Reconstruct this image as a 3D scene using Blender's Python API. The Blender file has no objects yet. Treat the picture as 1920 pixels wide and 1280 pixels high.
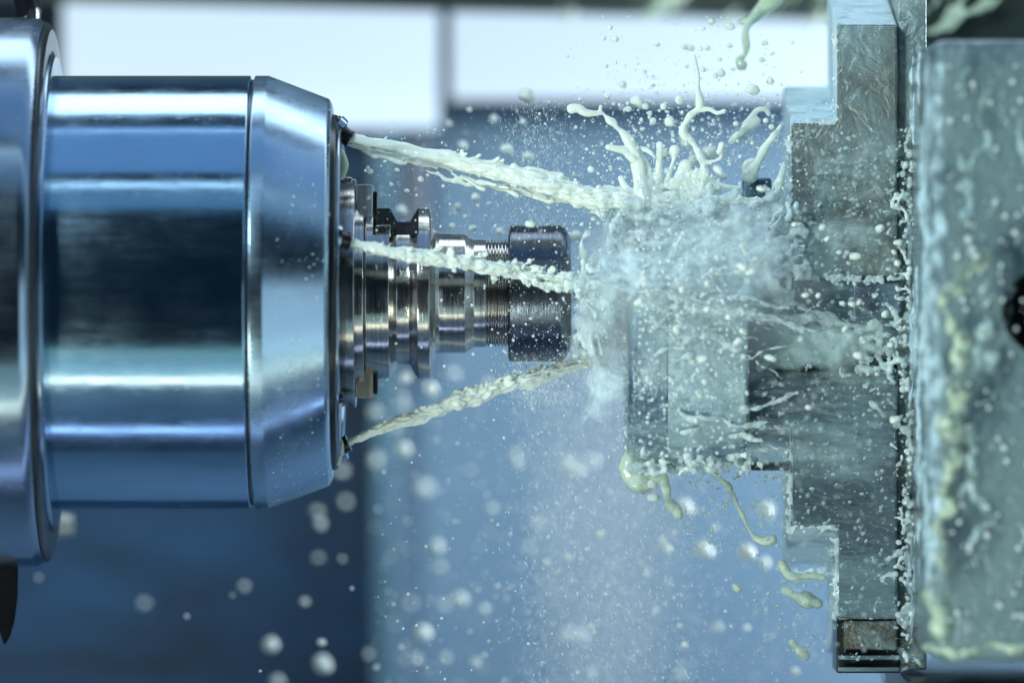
import bpy, bmesh, math, random
import numpy as np
from mathutils import Vector, Matrix, noise
C = bpy.context.scene
COL = C.collection
S = 0.0002            # metres per photograph pixel in the plane of focus
DPX = 14000.0         # camera distance in the same unit
random.seed(7); rng = np.random.default_rng(7)

# ------------------------------------------------------------------ camera
cd = bpy.data.cameras.new('camera'); cam = bpy.data.objects.new('camera', cd); COL.objects.link(cam)
cam.location = (0, -DPX*S, 0); cam.rotation_euler = (math.radians(90), 0, 0)
cd.lens = 36*DPX/1920; cd.sensor_width = 36; cd.clip_start = 0.05; cd.clip_end = 60
cd.dof.use_dof = True; cd.dof.focus_distance = (DPX-90)*S; cd.dof.aperture_fstop = cd.lens/66.0
cd.dof.aperture_blades = 0
C.camera = cam
# ------------------------------------------------------------------ world and lamps
w = bpy.data.worlds.new('World'); C.world = w; w.use_nodes = True
w.node_tree.nodes['Background'].inputs[0].default_value = (0.16, 0.42, 0.70, 1)
w.node_tree.nodes['Background'].inputs[1].default_value = 0.035
C.view_settings.view_transform = 'Standard'; C.view_settings.look = 'None'
C.view_settings.exposure = 0.0; C.view_settings.gamma = 1.0
C.cycles.max_bounces = 8; C.cycles.transparent_max_bounces = 24; C.cycles.volume_bounces = 4
C.cycles.use_denoising = True

AX = 548              # photo row of the spindle axis
AZ = (640-AX)*S
def lamp(name, deg, dist, width, length, rad, col, x=0.1):
    """Long area lamp round the spindle, placed to shape its reflected bands: deg 0 = towards the camera, 90 = overhead."""
    a = math.radians(deg)
    d = bpy.data.lights.new(name, 'AREA'); o = bpy.data.objects.new(name, d); COL.objects.link(o)
    d.shape = 'RECTANGLE'; d.size = length; d.size_y = width
    d.energy = rad*width*length*4; d.color = col
    p = Vector((x, -math.cos(a)*dist, AZ+math.sin(a)*dist)); o.location = p
    z = (p-Vector((x, 0, AZ))).normalized(); X = Vector((1, 0, 0)); Y = z.cross(X)
    o.rotation_euler = Matrix((X, Y, z)).transposed().to_euler()
    return o
lamp('reflection_lamp', 112, 0.52, 0.180, 2.2, 2.6, (0.72, 0.87, 1.0))       # overhead
lamp('reflection_lamp', 88, 0.50, 0.012, 1.6, 1.3, (0.66, 0.82, 1.0))
lamp('reflection_lamp', 77, 0.60, 0.33, 2.0, 0.46, (0.32, 0.58, 1.0))        # soft front top fill, added for the mid-blue band on the housing
lamp('reflection_lamp', 54, 0.55, 0.030, 2.0, 1.7, (0.62, 0.83, 1.0))
lamp('reflection_lamp', 46, 0.60, 0.10, 2.0, 0.34, (0.28, 0.60, 0.95))  # added soft fill for the light blue band on the housing
lamp('reflection_lamp', -44, 0.50, 0.018, 2.0, 4.4, (1.0, 1.0, 0.76))
lamp('reflection_lamp', -41, 0.58, 0.27, 2.0, 0.42, (0.52, 0.86, 0.86))  # added broad fill, a soft halo around the lower bright streak
lamp('reflection_lamp', -61, 0.62, 0.16, 2.0, 0.17, (0.28, 0.56, 0.92))  # added dim fill for the lower grey-blue band
lamp('reflection_lamp', -71, 0.40, 0.013, 2.0, 4.0, (0.50, 0.66, 1.0))
def lamp_at(name, p, target, size, rad, col):
    d = bpy.data.lights.new(name, 'AREA'); o = bpy.data.objects.new(name, d); COL.objects.link(o)
    d.shape = 'SQUARE'; d.size = size; d.energy = rad*size*size*4; d.color = col
    o.location = p; o.rotation_euler = (Vector(target)-Vector(p)).to_track_quat('-Z', 'Y').to_euler(); return o
lamp_at('fill_lamp', (-1.0, -1.5, 1.0), (0.06, 0, 0), 0.45, 32, (0.74, 0.93, 1.0))  # added key light from the left, brightens coolant and jaw sides
lamp_at('fill_lamp', (-0.95, -1.4, -0.85), (0.06, 0, 0), 0.45, 25, (0.92, 1.0, 0.86))  # added low fill for undersides and the lowest jet
lamp_at('fill_lamp', (1.15, -1.5, -0.45), (0.0, 0, 0), 1.3, 0.7, (0.66, 0.86, 1.0))  # added wide weak fill for the lowest jet and lower nose
lamp_at('wall_fill', (0.62, 0.26, 0.10), (0.10, 0.46, 0.06), 0.20, 60, (0.78, 0.88, 1.0))  # added fill out of view, brightens the back wall

# ------------------------------------------------------------------ helpers
def V(px, py, y=0.0):
    """World point seen at photo pixel (px,py) when it stands y units behind the axis plane."""
    f = (DPX+y)/DPX*S
    return Vector(((px-960)*f, y*S, (640-py)*f))
def tag(o, label=None, cat=None, group=None, kind=None):
    if label: o['label'] = label
    if cat: o['category'] = cat
    if group: o['group'] = group
    if kind: o['kind'] = kind
    return o
def empty(name, loc=(0, 0, 0)):
    o = bpy.data.objects.new(name, None); COL.objects.link(o); o.location = loc; o.empty_display_size = 0.02
    return o
def link(name, me, mat, parent=None, smooth=None):
    if mat is not None and not me.materials: me.materials.append(mat)
    o = bpy.data.objects.new(name, me); COL.objects.link(o)
    if smooth is not None:
        me.polygons.foreach_set('use_smooth', [True]*len(me.polygons))
        if smooth < 180: me.set_sharp_from_angle(angle=math.radians(smooth))
    if parent:
        o.parent = parent
        o.matrix_parent_inverse = Matrix.Translation(-parent.location)
    return o
def from_bm(name, bm, mat, parent=None, smooth=35):
    bmesh.ops.recalc_face_normals(bm, faces=bm.faces)
    me = bpy.data.meshes.new(name); bm.to_mesh(me); bm.free()
    return link(name, me, mat, parent, smooth)
def rounded(prof, c):
    out = [prof[0]]
    for i in range(1, len(prof)-1):
        a, b, d = (Vector(prof[i-1]), Vector(prof[i]), Vector(prof[i+1]))
        k = min(c, (a-b).length*0.4, (d-b).length*0.4)
        p = b+(a-b).normalized()*k; q = b+(d-b).normalized()*k
        for t in (0, .33, .67, 1):
            out.append(tuple((1-t)**2*p + 2*t*(1-t)*b + t*t*q))
    out.append(prof[-1]); return out
def lathe(name, prof, mat, parent=None, ax=AX, seg=160, bev=2.0, smooth=32):
    prof = rounded(prof, bev) if bev else prof
    bm = bmesh.new(); rings = []
    zc = (640-ax)*S
    for x, r in prof:
        xx = (x-960)*S
        if r <= 0.01: rings.append([bm.verts.new((xx, 0, zc))]); continue
        rings.append([bm.verts.new((xx, -math.cos(2*math.pi*k/seg)*r*S, zc+math.sin(2*math.pi*k/seg)*r*S)) for k in range(seg)])
    for a, b in zip(rings, rings[1:]):
        for k in range(seg):
            k2 = (k+1) % seg
            vs = [a[k % len(a)], a[k2 % len(a)], b[k2 % len(b)], b[k % len(b)]]
            vs = list(dict.fromkeys(vs))
            if len(vs) > 2: bm.faces.new(vs)
    return from_bm(name, bm, mat, parent, smooth)
def box(name, x0, x1, y0, y1, p0, p1, mat, parent=None, bev=2.0, persp=False):
    """Box from photo columns x0..x1, rows p0..p1 (at its front face), depth y0..y1."""
    f = (DPX+y0)/DPX if persp else 1.0
    bm = bmesh.new(); bmesh.ops.create_cube(bm, size=1)
    for v in bm.verts:
        v.co = Vector((((x0+x1)/2-960)*f + v.co.x*(x1-x0)*f, (y0+y1)/2+v.co.y*(y1-y0), (640-(p0+p1)/2)*f+v.co.z*(p1-p0)*f))*S
    if bev: bmesh.ops.bevel(bm, geom=bm.edges[:], offset=bev*S, segments=3, affect='EDGES', profile=.5)
    return from_bm(name, bm, mat, parent, 40)
def boolean(o, cutters):
    for c in cutters:
        m = o.modifiers.new('b', 'BOOLEAN'); m.object = c; m.operation = 'DIFFERENCE'; m.solver = 'EXACT'
    dg = bpy.context.evaluated_depsgraph_get()
    me = bpy.data.meshes.new_from_object(o.evaluated_get(dg))
    o.modifiers.clear(); o.data = me
    for c in cutters: bpy.data.objects.remove(c)
    me.polygons.foreach_set('use_smooth', [True]*len(me.polygons)); me.set_sharp_from_angle(angle=math.radians(32))
_ico = {}
def ico(n):
    if n not in _ico:
        bm = bmesh.new(); bmesh.ops.create_icosphere(bm, subdivisions=n, radius=1)
        _ico[n] = (np.array([v.co[:] for v in bm.verts]), np.array([[v.index for v in f.verts] for f in bm.faces])); bm.free()
    return _ico[n]
def blobs_mesh(name, cen, rad, n=2, axes=None):
    """One mesh of many ellipsoids. cen (N,3), rad (N,), axes (N,3,3) optional."""
    v, f = ico(n); cen = np.asarray(cen); rad = np.asarray(rad)
    if axes is None: P = v[None]*rad[:, None, None]
    else: P = np.einsum('vk,nkj->nvj', v, axes)*rad[:, None, None]
    P = P+cen[:, None, :]
    F = f[None]+(np.arange(len(cen))*len(v))[:, None, None]
    me = bpy.data.meshes.new(name)
    P = P.reshape(-1, 3); F = F.reshape(-1, 3)
    me.vertices.add(len(P)); me.vertices.foreach_set('co', P.ravel())
    me.loops.add(F.size); me.loops.foreach_set('vertex_index', F.ravel().astype(np.int32))
    me.polygons.add(len(F)); me.polygons.foreach_set('loop_start', np.arange(0, F.size, 3, dtype=np.int32))
    me.polygons.foreach_set('use_smooth', np.ones(len(F), bool))
    me.update(calc_edges=True)
    return me
def liquid(name, pts, mat, voxel=2.2, rough=0.0, rsize=14.0, smooth=3, parent=None, squash=None, origin=None, flow=None):
    """pts: (px, py, y, r) spheres in photo units -> one fused liquid body."""
    A = np.array(pts, float)
    f = (DPX+A[:, 2])/DPX
    cen = np.stack([(A[:, 0]-960)*f, A[:, 2], (640-A[:, 1])*f], 1)
    me = blobs_mesh('tmp', cen*0.01, A[:, 3]*0.01, 2)
    o = bpy.data.objects.new('tmp', me); COL.objects.link(o)
    r = o.modifiers.new('r', 'REMESH'); r.mode = 'VOXEL'; r.voxel_size = voxel*0.01; r.use_smooth_shade = True
    if rough:
        t = bpy.data.textures.new('t', 'CLOUDS'); t.noise_scale = rsize*0.01; t.noise_depth = 3
        d = o.modifiers.new('d', 'DISPLACE'); d.texture = t; d.strength = rough*0.01; d.mid_level = 0.5; d.texture_coords = 'GLOBAL'
    s = o.modifiers.new('s', 'SMOOTH'); s.factor = 0.5; s.iterations = smooth
    dg = bpy.context.evaluated_depsgraph_get()
    me2 = bpy.data.meshes.new_from_object(o.evaluated_get(dg))
    bpy.data.objects.remove(o)
    me2.name = name; me2.transform(Matrix.Scale(S*100, 4))
    if origin is not None: me2.transform(Matrix.Translation(-origin))
    if flow:      # ripples drawn out along the flow, growing downstream: (x0, y0, x1, y1, amp0, amp1)
        x0, y0, x1, y1, a0, a1 = flow; d = Vector((x1-x0, 0, y0-y1)); L = d.length; d /= L
        nn = [v.normal.copy() for v in me2.vertices]
        for v, n_ in zip(me2.vertices, nn):
            q = v.co/S; q = Vector((q.x+960-x0, q.y, q.z-640+y0)); t = q.dot(d); w_ = q-d*t
            c = Vector((t/34, w_.y/9, w_.dot(d.cross(Vector((0, 1, 0))))/9))
            a = a0+(a1-a0)*max(0, min(1, t/L))
            h = abs(noise.noise(c))*1.6-.5+.55*noise.noise(c*2.3+Vector((3, 1, 7)))
            v.co += n_*(h*a*S)
        me2.update()
    me2.materials.clear(); me2.polygons.foreach_set('use_smooth', [True]*len(me2.polygons))
    ob = link(name, me2, mat, parent)
    if origin is not None: ob.location = origin
    return ob
def path(ctrl, step=3.0, jit=0.0, rvar=0.0, fr=0.02, seed=0.0):
    """Catmull-Rom through (px,py,y,r) controls, sampled as spheres."""
    P = [np.array(c, float) for c in ctrl]; P = [2*P[0]-P[1]]+P+[2*P[-1]-P[-2]]
    out = []
    for i in range(1, len(P)-2):
        a, b, c, d = P[i-1:i+3]; n = max(2, int(np.linalg.norm((c-b)[:3])/step))
        for k in range(n):
            t = k/n
            q = 0.5*((2*b)+(-a+c)*t+(2*a-5*b+4*c-d)*t*t+(-a+3*b-3*c+d)*t**3)
            n1 = noise.noise((q[0]*fr+seed, q[1]*fr, 3.1)); n2 = noise.noise((q[0]*fr, q[1]*fr+seed, 9.7)); n3 = noise.noise((q[0]*fr*2.3, q[1]*fr*2.3, seed))
            out.append((q[0]+jit*n1*2, q[1]+jit*n2*2, q[2], max(1.2, q[3]*(1+rvar*n3*2))))
    return out

# ------------------------------------------------------------------ materials
class N:
    def __init__(s, name):
        s.m = bpy.data.materials.new(name); s.m.use_nodes = True; s.t = s.m.node_tree; s.b = s.t.nodes['Principled BSDF']; s.out = s.t.nodes['Material Output']
    def n(s, typ, **kw):
        x = s.t.nodes.new(typ)
        for k, v in kw.items():
            if hasattr(x, k): setattr(x, k, v)
            else: x.inputs[k.replace('_', ' ')].default_value = v
        return x
    def l(s, a, b): s.t.links.new(a, b)
    def coords(s, scale=(1, 1, 1), rot=(0, 0, 0)):
        g = s.n('ShaderNodeTexCoord'); m = s.n('ShaderNodeMapping'); m.inputs['Scale'].default_value = scale; m.inputs['Rotation'].default_value = rot
        s.l(g.outputs['Object'], m.inputs['Vector']); return m.outputs['Vector']
    def noise(s, vec, scale, detail=4, rough=.5, dist=0.0):
        x = s.n('ShaderNodeTexNoise'); x.inputs['Scale'].default_value = scale; x.inputs['Detail'].default_value = detail
        x.inputs['Roughness'].default_value = rough; x.inputs['Distortion'].default_value = dist; s.l(vec, x.inputs['Vector']); return x.outputs['Fac']
    def ramp(s, fac, a, b, ca=(0, 0, 0, 1), cb=(1, 1, 1, 1)):
        r = s.n('ShaderNodeValToRGB'); e = r.color_ramp.elements
        e[0].position = a; e[1].position = b; e[0].color = ca; e[1].color = cb; s.l(fac, r.inputs['Fac']); return r.outputs['Color']
    def rng(s, fac, a, b, c, d):
        r = s.n('ShaderNodeMapRange'); s.l(fac, r.inputs['Value'])
        for k, v in zip(('From Min', 'From Max', 'To Min', 'To Max'), (a, b, c, d)): r.inputs[k].default_value = v
        return r.outputs['Result']
    def bump(s, h, strength, dist, prev=None):
        b = s.n('ShaderNodeBump'); b.inputs['Strength'].default_value = strength; b.inputs['Distance'].default_value = dist
        s.l(h, b.inputs['Height'])
        if prev: s.l(prev, b.inputs['Normal'])
        return b.outputs['Normal']
    def mixc(s, fac, a, b):
        m = s.n('ShaderNodeMix'); m.data_type = 'RGBA'; s.l(fac, m.inputs[0])
        for q, v in ((6, a), (7, b)):
            if isinstance(v, tuple): m.inputs[q].default_value = v+(1,)
            else: s.l(v, m.inputs[q])
        return m.outputs[2]
def P(b, **kw):
    for k, v in kw.items():
        b.inputs[k.replace('_', ' ')].default_value = v if not isinstance(v, tuple) or len(v) != 3 or 'Radius' in k else v+(1,)

def steel(name, col, rough, turned=0.0, smear=0.3, scale=1.0, bumpd=0.00002):
    m = N(name); P(m.b, Base_Color=col, Metallic=1.0, Roughness=rough)
    v = m.coords((1, 1, 1))
    big = m.noise(v, 26*scale, 5, .6); sm = m.noise(m.coords((0.5, 1, 3)), 140*scale, 6, .65)
    r = m.n('ShaderNodeMath', operation='ADD'); m.l(m.rng(big, .3, .7, rough*(1-smear), rough*(1+smear)), r.inputs[0]); m.l(m.rng(sm, .35, .7, -.03*smear, .10*smear), r.inputs[1])
    m.l(r.outputs[0], m.b.inputs['Roughness'])
    c = m.mixc(big, tuple(x*.88 for x in col), tuple(min(1, x*1.1) for x in col)); m.l(c, m.b.inputs['Base Color'])
    nrm = m.bump(sm, .35, bumpd)
    scr = m.noise(m.coords((.25, 1, 1), (0, .5, 0)), 900, 2, .8); nrm = m.bump(m.rng(scr, .62, .70, 0, 1), .25, .00003, nrm)
    if turned:
        t = m.noise(m.coords((1, .012, .012)), 2600, 3, .7); nrm = m.bump(t, turned, .0002, nrm)
        t2 = m.noise(m.coords((1, .02, .02)), 700, 3, .7)
        c2 = m.mixc(m.rng(t2, .35, .65, 0, 1), tuple(x*.72 for x in col), col); m.l(c2, m.b.inputs['Base Color'])
    m.l(nrm, m.b.inputs['Normal']); return m.m
def milk(name, col=(0.80, 0.84, 0.66), rough=.09, sss=.45, bump=.25):
    m = N(name); P(m.b, Base_Color=col, Roughness=rough, IOR=1.45)
    m.b.inputs['Subsurface Weight'].default_value = sss; m.b.inputs['Subsurface Radius'].default_value = (1, .95, .75); m.b.inputs['Subsurface Scale'].default_value = .0016
    v = m.coords(); n1 = m.noise(v, 420, 4, .55)
    m.l(m.mixc(m.noise(v, 90, 3), tuple(c*.93 for c in col), tuple(min(1, c*1.08) for c in col)), m.b.inputs['Base Color'])
    m.l(m.bump(n1, bump, .0006), m.b.inputs['Normal']); return m.m
def plain(name, col, rough=.5, metal=0.0, var=.15, scale=20, stretch=(1, 1, 1), bump=0.0):
    m = N(name); P(m.b, Base_Color=col, Roughness=rough, Metallic=metal)
    n1 = m.noise(m.coords(stretch), scale, 6, .6)
    m.l(m.mixc(m.rng(n1, .3, .7, 0, 1), tuple(c*(1-var) for c in col), tuple(c*(1+var) for c in col)), m.b.inputs['Base Color'])
    if bump: m.l(m.bump(n1, bump, .002), m.b.inputs['Normal'])
    return m.m
def wet(name, metal_col, milk_col, lo, hi, scale=30, stretch=(1, 1, 1), rot=(0, 0, 0), rough=.22, bump=.5, coat=.8):
    """Machined steel running with milky emulsion: film thickness varies, its relief catches the light."""
    m = N(name)
    v = m.coords(stretch, rot)
    film = m.noise(v, scale, 9, .62, .6)
    fac = m.rng(film, lo, hi, 0, 1)
    fine = m.noise(m.coords(stretch, rot), scale*6, 5, .6, .3)
    vor = m.n('ShaderNodeTexVoronoi'); vor.feature = 'SMOOTH_F1'; vor.inputs['Scale'].default_value = 190; m.l(m.coords(), vor.inputs['Vector'])
    dots = m.rng(vor.outputs['Distance'], .12, .30, 1, 0)
    spot = m.n('ShaderNodeMath', operation='MULTIPLY'); m.l(dots, spot.inputs[0]); m.l(m.rng(m.noise(m.coords(), 55, 3), .45, .62, 0, .75), spot.inputs[1])
    f2 = m.n('ShaderNodeMath', operation='MAXIMUM'); m.l(fac, f2.inputs[0]); m.l(spot.outputs[0], f2.inputs[1])
    metal = m.mixc(fine, tuple(c*.8 for c in metal_col), tuple(min(1, c*1.15) for c in metal_col))
    m.l(m.mixc(f2.outputs[0], metal, milk_col), m.b.inputs['Base Color'])
    m.l(m.rng(f2.outputs[0], 0, 1, .35, 0), m.b.inputs['Metallic'])
    m.l(m.rng(fine, .3, .7, rough*.6, rough*1.3), m.b.inputs['Roughness'])
    nrm = m.bump(fine, bump, .0016); nrm = m.bump(film, bump, .006, nrm); nrm = m.bump(m.noise(v, 95, 2, .5, 1.2), bump*.9, .0030, nrm); nrm = m.bump(spot.outputs[0], .6, .0008, nrm)
    m.l(nrm, m.b.inputs['Normal'])
    m.l(nrm, m.b.inputs['Coat Normal'])
    P(m.b, Coat_Weight=coat, Coat_Roughness=.05, Coat_IOR=1.36)
    return m.m
def thin(name, col, a0=.45):
    m = milk(name, col, .14, .2); n = m.node_tree; b = n.nodes['Principled BSDF']
    x = n.nodes.new('ShaderNodeTexNoise'); x.inputs['Scale'].default_value = 130; x.inputs['Detail'].default_value = 5
    g = n.nodes.new('ShaderNodeTexCoord'); n.links.new(g.outputs['Object'], x.inputs['Vector'])
    q = n.nodes.new('ShaderNodeMapRange'); n.links.new(x.outputs['Fac'], q.inputs['Value'])
    q.inputs['From Min'].default_value = .38; q.inputs['From Max'].default_value = .58; q.inputs['To Min'].default_value = a0; q.inputs['To Max'].default_value = 1
    n.links.new(q.outputs['Result'], b.inputs['Alpha']); return m
def veil(name, col, lo, hi, scale, stretch, rot, amax=.8):
    m = N(name); P(m.b, Base_Color=col, Roughness=.15, IOR=1.35)
    a = m.noise(m.coords(stretch, rot), scale, 8, .62, .8)
    at = m.n('ShaderNodeAttribute'); at.attribute_name = 'edge'
    mu = m.n('ShaderNodeMath', operation='MULTIPLY'); m.l(m.rng(a, lo, hi, 0, amax), mu.inputs[0]); m.l(at.outputs['Fac'], mu.inputs[1])
    m.l(mu.outputs[0], m.b.inputs['Alpha'])
    m.l(m.bump(a, .7, .004), m.b.inputs['Normal']); return m.m
def emis(name, col, s):
    m = N(name); P(m.b, Base_Color=(.2, .25, .3), Roughness=.4); m.b.inputs['Emission Color'].default_value = col+(1,); m.b.inputs['Emission Strength'].default_value = s; return m.m
def fog(name, col, dens):
    m = N(name); m.t.nodes.remove(m.b); p = m.n('ShaderNodeVolumePrincipled'); p.inputs['Color'].default_value = col+(1,); p.inputs['Density'].default_value = dens; p.inputs['Anisotropy'].default_value = .2
    m.l(p.outputs[0], m.out.inputs['Volume']); return m.m

M_HOUS = steel('ground_steel', (0.40, 0.60, 0.78), .14, .0, .32, 1.0, .00007)
M_FLNG = steel('flange_steel', (0.34, 0.44, 0.55), .20, .0, .4, 1, .00006)
M_NOSE = steel('nose_steel', (0.42, 0.58, 0.72), .24, .0, .4, 1, .00006)
M_TOOL = steel('turned_steel', (0.62, 0.60, 0.58), .17, .35, .25, 1, .00001)
M_NUT = steel('nut_steel', (0.13, 0.155, 0.19), .2, .9, .3, 1, .00001)
M_BRASS = steel('straw_steel', (0.50, 0.44, 0.34), .5, .2, .3)
M_KEY = steel('key_steel', (0.62, 0.64, 0.66), .48, .2, .3)
M_DARK = plain('dark_face', (0.035, 0.04, 0.045), .25, .4, .3, 60)
M_BLACK = plain('black_fitting', (0.012, 0.012, 0.014), .15, .0, .2, 60)
M_MILK = milk('emulsion', (0.83, 0.90, 0.81))
M_MILK2 = milk('yellow_emulsion', (0.58, 0.69, 0.50), .12, .4)
M_MIST = milk('white_spray', (0.80, 0.88, 0.88), .3, .0, .0)
M_THIN = thin('thin_emulsion', (0.74, 0.86, 0.85), .3)
M_RUN = thin('run_emulsion', (0.50, 0.62, 0.48), .1)
M_BEAD = milk('thin_beads', (0.50, 0.64, 0.66), .12, .0, .0)
M_BEAD.node_tree.nodes['Principled BSDF'].inputs['Alpha'].default_value = .7
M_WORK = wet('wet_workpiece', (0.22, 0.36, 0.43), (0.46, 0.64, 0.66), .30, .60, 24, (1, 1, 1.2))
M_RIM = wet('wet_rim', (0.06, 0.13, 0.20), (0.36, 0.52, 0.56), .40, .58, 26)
M_JAWU = wet('wet_upper_jaw', (0.15, 0.16, 0.14), (0.26, 0.38, 0.40), .36, .72, 30)
M_JAWL = wet('wet_lower_jaw', (0.12, 0.17, 0.20), (0.32, 0.48, 0.53), .42, .80, 20, (.5, 1, 1.6), (0, .6, 0))
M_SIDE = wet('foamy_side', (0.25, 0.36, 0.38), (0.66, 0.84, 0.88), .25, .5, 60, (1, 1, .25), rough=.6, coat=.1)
M_CHUCK = wet('wet_chuck', (0.022, 0.05, 0.075), (0.145, 0.225, 0.24), .44, .54, 13, (1, 1, .7), rough=.45, bump=.42, coat=.8)
# ------------------------------------------------------------------ background
BG = 2250
def sheet(name, x0, x1, p0, p1, y, mat, t=40, bev=0):
    return box(name, x0, x1, y, y+t, p0, p1, mat, None, bev, persp=True)
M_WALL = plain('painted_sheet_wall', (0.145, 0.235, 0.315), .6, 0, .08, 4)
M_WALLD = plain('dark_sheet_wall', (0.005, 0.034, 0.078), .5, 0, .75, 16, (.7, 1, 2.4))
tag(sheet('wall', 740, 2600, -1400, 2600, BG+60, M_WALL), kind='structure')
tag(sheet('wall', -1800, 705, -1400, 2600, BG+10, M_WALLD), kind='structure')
M_POST = plain('teal_post', (0.075, 0.15, 0.20), .4, 0, .2, 9)
tag(sheet('post', 696, 748, 252, 2500, BG-60, M_POST, 60, 6), 'vertical teal guide post behind the spray below the spindle nose', 'post')
M_POST2 = plain('brown_post', (0.13, 0.14, 0.17), .5, 0, .2, 9)
tag(sheet('post', 752, 800, 262, 700, BG-20, M_POST2, 60, 6), 'short dark brown upright standing right of the teal post', 'post')
M_LP = emis('lit_diffuser', (0.66, 0.84, 1.0), 0.93)
M_FR = plain('lamp_frame', (0.05, 0.08, 0.11), .5)
def panel(x0, x1, p0, p1, label):
    c = V((x0+x1)/2, p1, BG-30); t = tag(empty('light_panel', c), label, 'light panel', 'bright light panels on the back wall')
    box('diffuser', x0, x1, BG-100, BG-60, p0, p1, M_LP, t, 4, True)
    box('frame', x0-8, x1+8, BG-60, BG-5, p0-8, p1+10, M_FR, t, 3, True)
panel(118, 822, -60, 240, 'larger glowing white light panel above the spindle housing')
panel(846, 1640, -60, 186, 'glowing white light panel behind the flying splash, reaching the chuck jaws')
tag(sheet('ledge', 838, 1700, 200, 226, BG-10, plain('dark_ledge', (0.05, 0.10, 0.16), .5), 60, 4), 'dark blurred ledge running below the right light panel', 'ledge')
# slanting top beam
bm = bmesh.new(); bmesh.ops.create_cube(bm, size=1)
f = (DPX+1750)/DPX
for v in bm.verts:
    x = -900 if v.co.x < 0 else 2700; low = 0 + (x-100)*0.024
    v.co = Vector(((x-960)*f, 1750+(v.co.y+.5)*160, (640-(low if v.co.z < 0 else -500))*f))*S
M_BEAM = plain('green_beam', (0.035, 0.05, 0.04), .35, 0, .5, 8, (1, 1, .5))
tag(from_bm('beam', bm, M_BEAM), 'dark green crossbeam across the top of the picture above the light panels', 'beam')
tag(box('beam', 1600, 2700, 900, 1100, -600, 90, M_BEAM, None, 6, True), 'dark green housing edge above the chuck body in the upper right corner', 'beam')
R = random.Random(3); bs = []
for k in range(34):
    x = R.uniform(1040, 1900); y = R.uniform(-30, 30); L = R.uniform(30, 90); r_ = R.uniform(2, 6) if x < 1560 else R.uniform(3, 10)
    bs.append((x, y, L, r_))
# machine bed / floor and right enclosure wall, seen mostly as reflections
tag(box('floor', -2600, 5200, -2600, 2350, 2500, 2540, plain('bed_sheet', (0.11, 0.17, 0.24), .5), None, 0), kind='structure')
tag(box('floor', -2600, 5200, -900, -170, 2488, 2499, plain('dark_reflection_strip', (0.01, 0.03, 0.06), .5), None, 0), kind='structure')  # unseen dark strip added to darken a band of the housing's reflection
tag(box('wall', 4300, 4340, -2400, 2350, -1500, 2500, plain('end_wall', (0.30, 0.38, 0.45), .5), None, 0), kind='structure')
tag(box('machine_bed', 1690, 2700, -380, 700, 1262, 1700, plain('bed_iron', (0.03, 0.05, 0.055), .3, .3), None, 10), 'dark machine bed block under the chuck in the lower right corner', 'machine bed')

# ------------------------------------------------------------------ spindle
sp = tag(empty('spindle', ((70-960)*S, 0, AZ)), 'large polished steel spindle housing with a tapered nose pointing at the chuck', 'spindle')
lathe('flange', [(-500, 0), (-500, 514), (72, 514), (92, 500), (96, 470), (96, 300)], M_FLNG, sp, bev=10)
lathe('dark_slit_ring', [(88, 300), (88, 506), (93, 503), (99, 492), (99, 452), (90, 440), (90, 300)], M_DARK, sp, bev=1)  # solid dark ring added to stand for the dark slit in the flange
lathe('cover_ring', [(80, 300), (80, 447), (103, 447), (107, 440), (107, 300)], M_FLNG, sp, bev=2)
lathe('gasket_ring', [(78, 420), (99, 420), (99, 300)], M_DARK, sp, bev=3)
lathe('rear_collar', [(80, 300), (80, 408), (90, 411), (104, 409), (108, 404), (108, 300)], M_FLNG, sp, bev=3)
lathe('housing', [(98, 300), (98, 400), (103, 405.5), (471, 405.5), (473, 401), (473, 300)], M_HOUS, sp, bev=2)
lathe('groove', [(470, 300), (470, 398), (480, 398), (480, 300)], M_DARK, sp, bev=0)
lathe('nose', [(478, 300), (478, 402), (480, 405.5), (504, 405.5), (618, 362), (624, 350), (624, 200)], M_NOSE, sp, bev=3)
lathe('face_plate', [(615, 300), (615, 334), (634, 332), (638, 322), (638, 0)], M_DARK, sp, bev=3)
lathe('face_ring', [(634, 318), (641, 318), (643, 300), (641, 282), (634, 282)], M_FLNG, sp, bev=2)
def tube_between(a, b, r0, r1, seg=28, caps=True, bm=None, extra=None):
    bm = bm or bmesh.new(); d = (b-a); L = d.length; z = d.normalized(); x = z.orthogonal().normalized(); y = z.cross(x)
    st = extra or [(0, r0), (1, r1)]
    rings = [[bm.verts.new(a+z*L*t+(x*math.cos(2*math.pi*k/seg)+y*math.sin(2*math.pi*k/seg))*r) for k in range(seg)] for t, r in st]
    for p, q in zip(rings, rings[1:]):
        for k in range(seg): bm.faces.new((p[k], p[(k+1) % seg], q[(k+1) % seg], q[k]))
    if caps: bm.faces.new(rings[0][::-1]); bm.faces.new(rings[-1])
    return bm
NOZ = [((632, 246, -70), (657, 262, -70)), ((626, 447, -270), (655, 453, -262)), ((636, 838, -60), (654, 830, -62)),
       ]
for a, b in NOZ:
    A, B = V(*a), V(*b)
    d = (B-A).normalized()
    n = from_bm('nozzle', tube_between(A-d*12*S, B, 0, 0, extra=[(0, 27*S), (.42, 27*S), (.5, 22*S), (.56, 17*S), (.86, 15*S), (.9, 17*S), (1, 16*S)]), M_BLACK, sp)
    from_bm('collar', tube_between(A-d*6*S, A+d*8*S, 30*S, 27*S), M_FLNG, n)
for k in range(6):      # screws in the face
    a = math.radians(20+60*k); c = Vector(((640-960)*S, -math.cos(a)*305*S, AZ+math.sin(a)*305*S))
    from_bm('screw', tube_between(c, c+Vector((9*S, 0, 0)), 11*S, 9*S), M_BLACK, sp)

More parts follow.
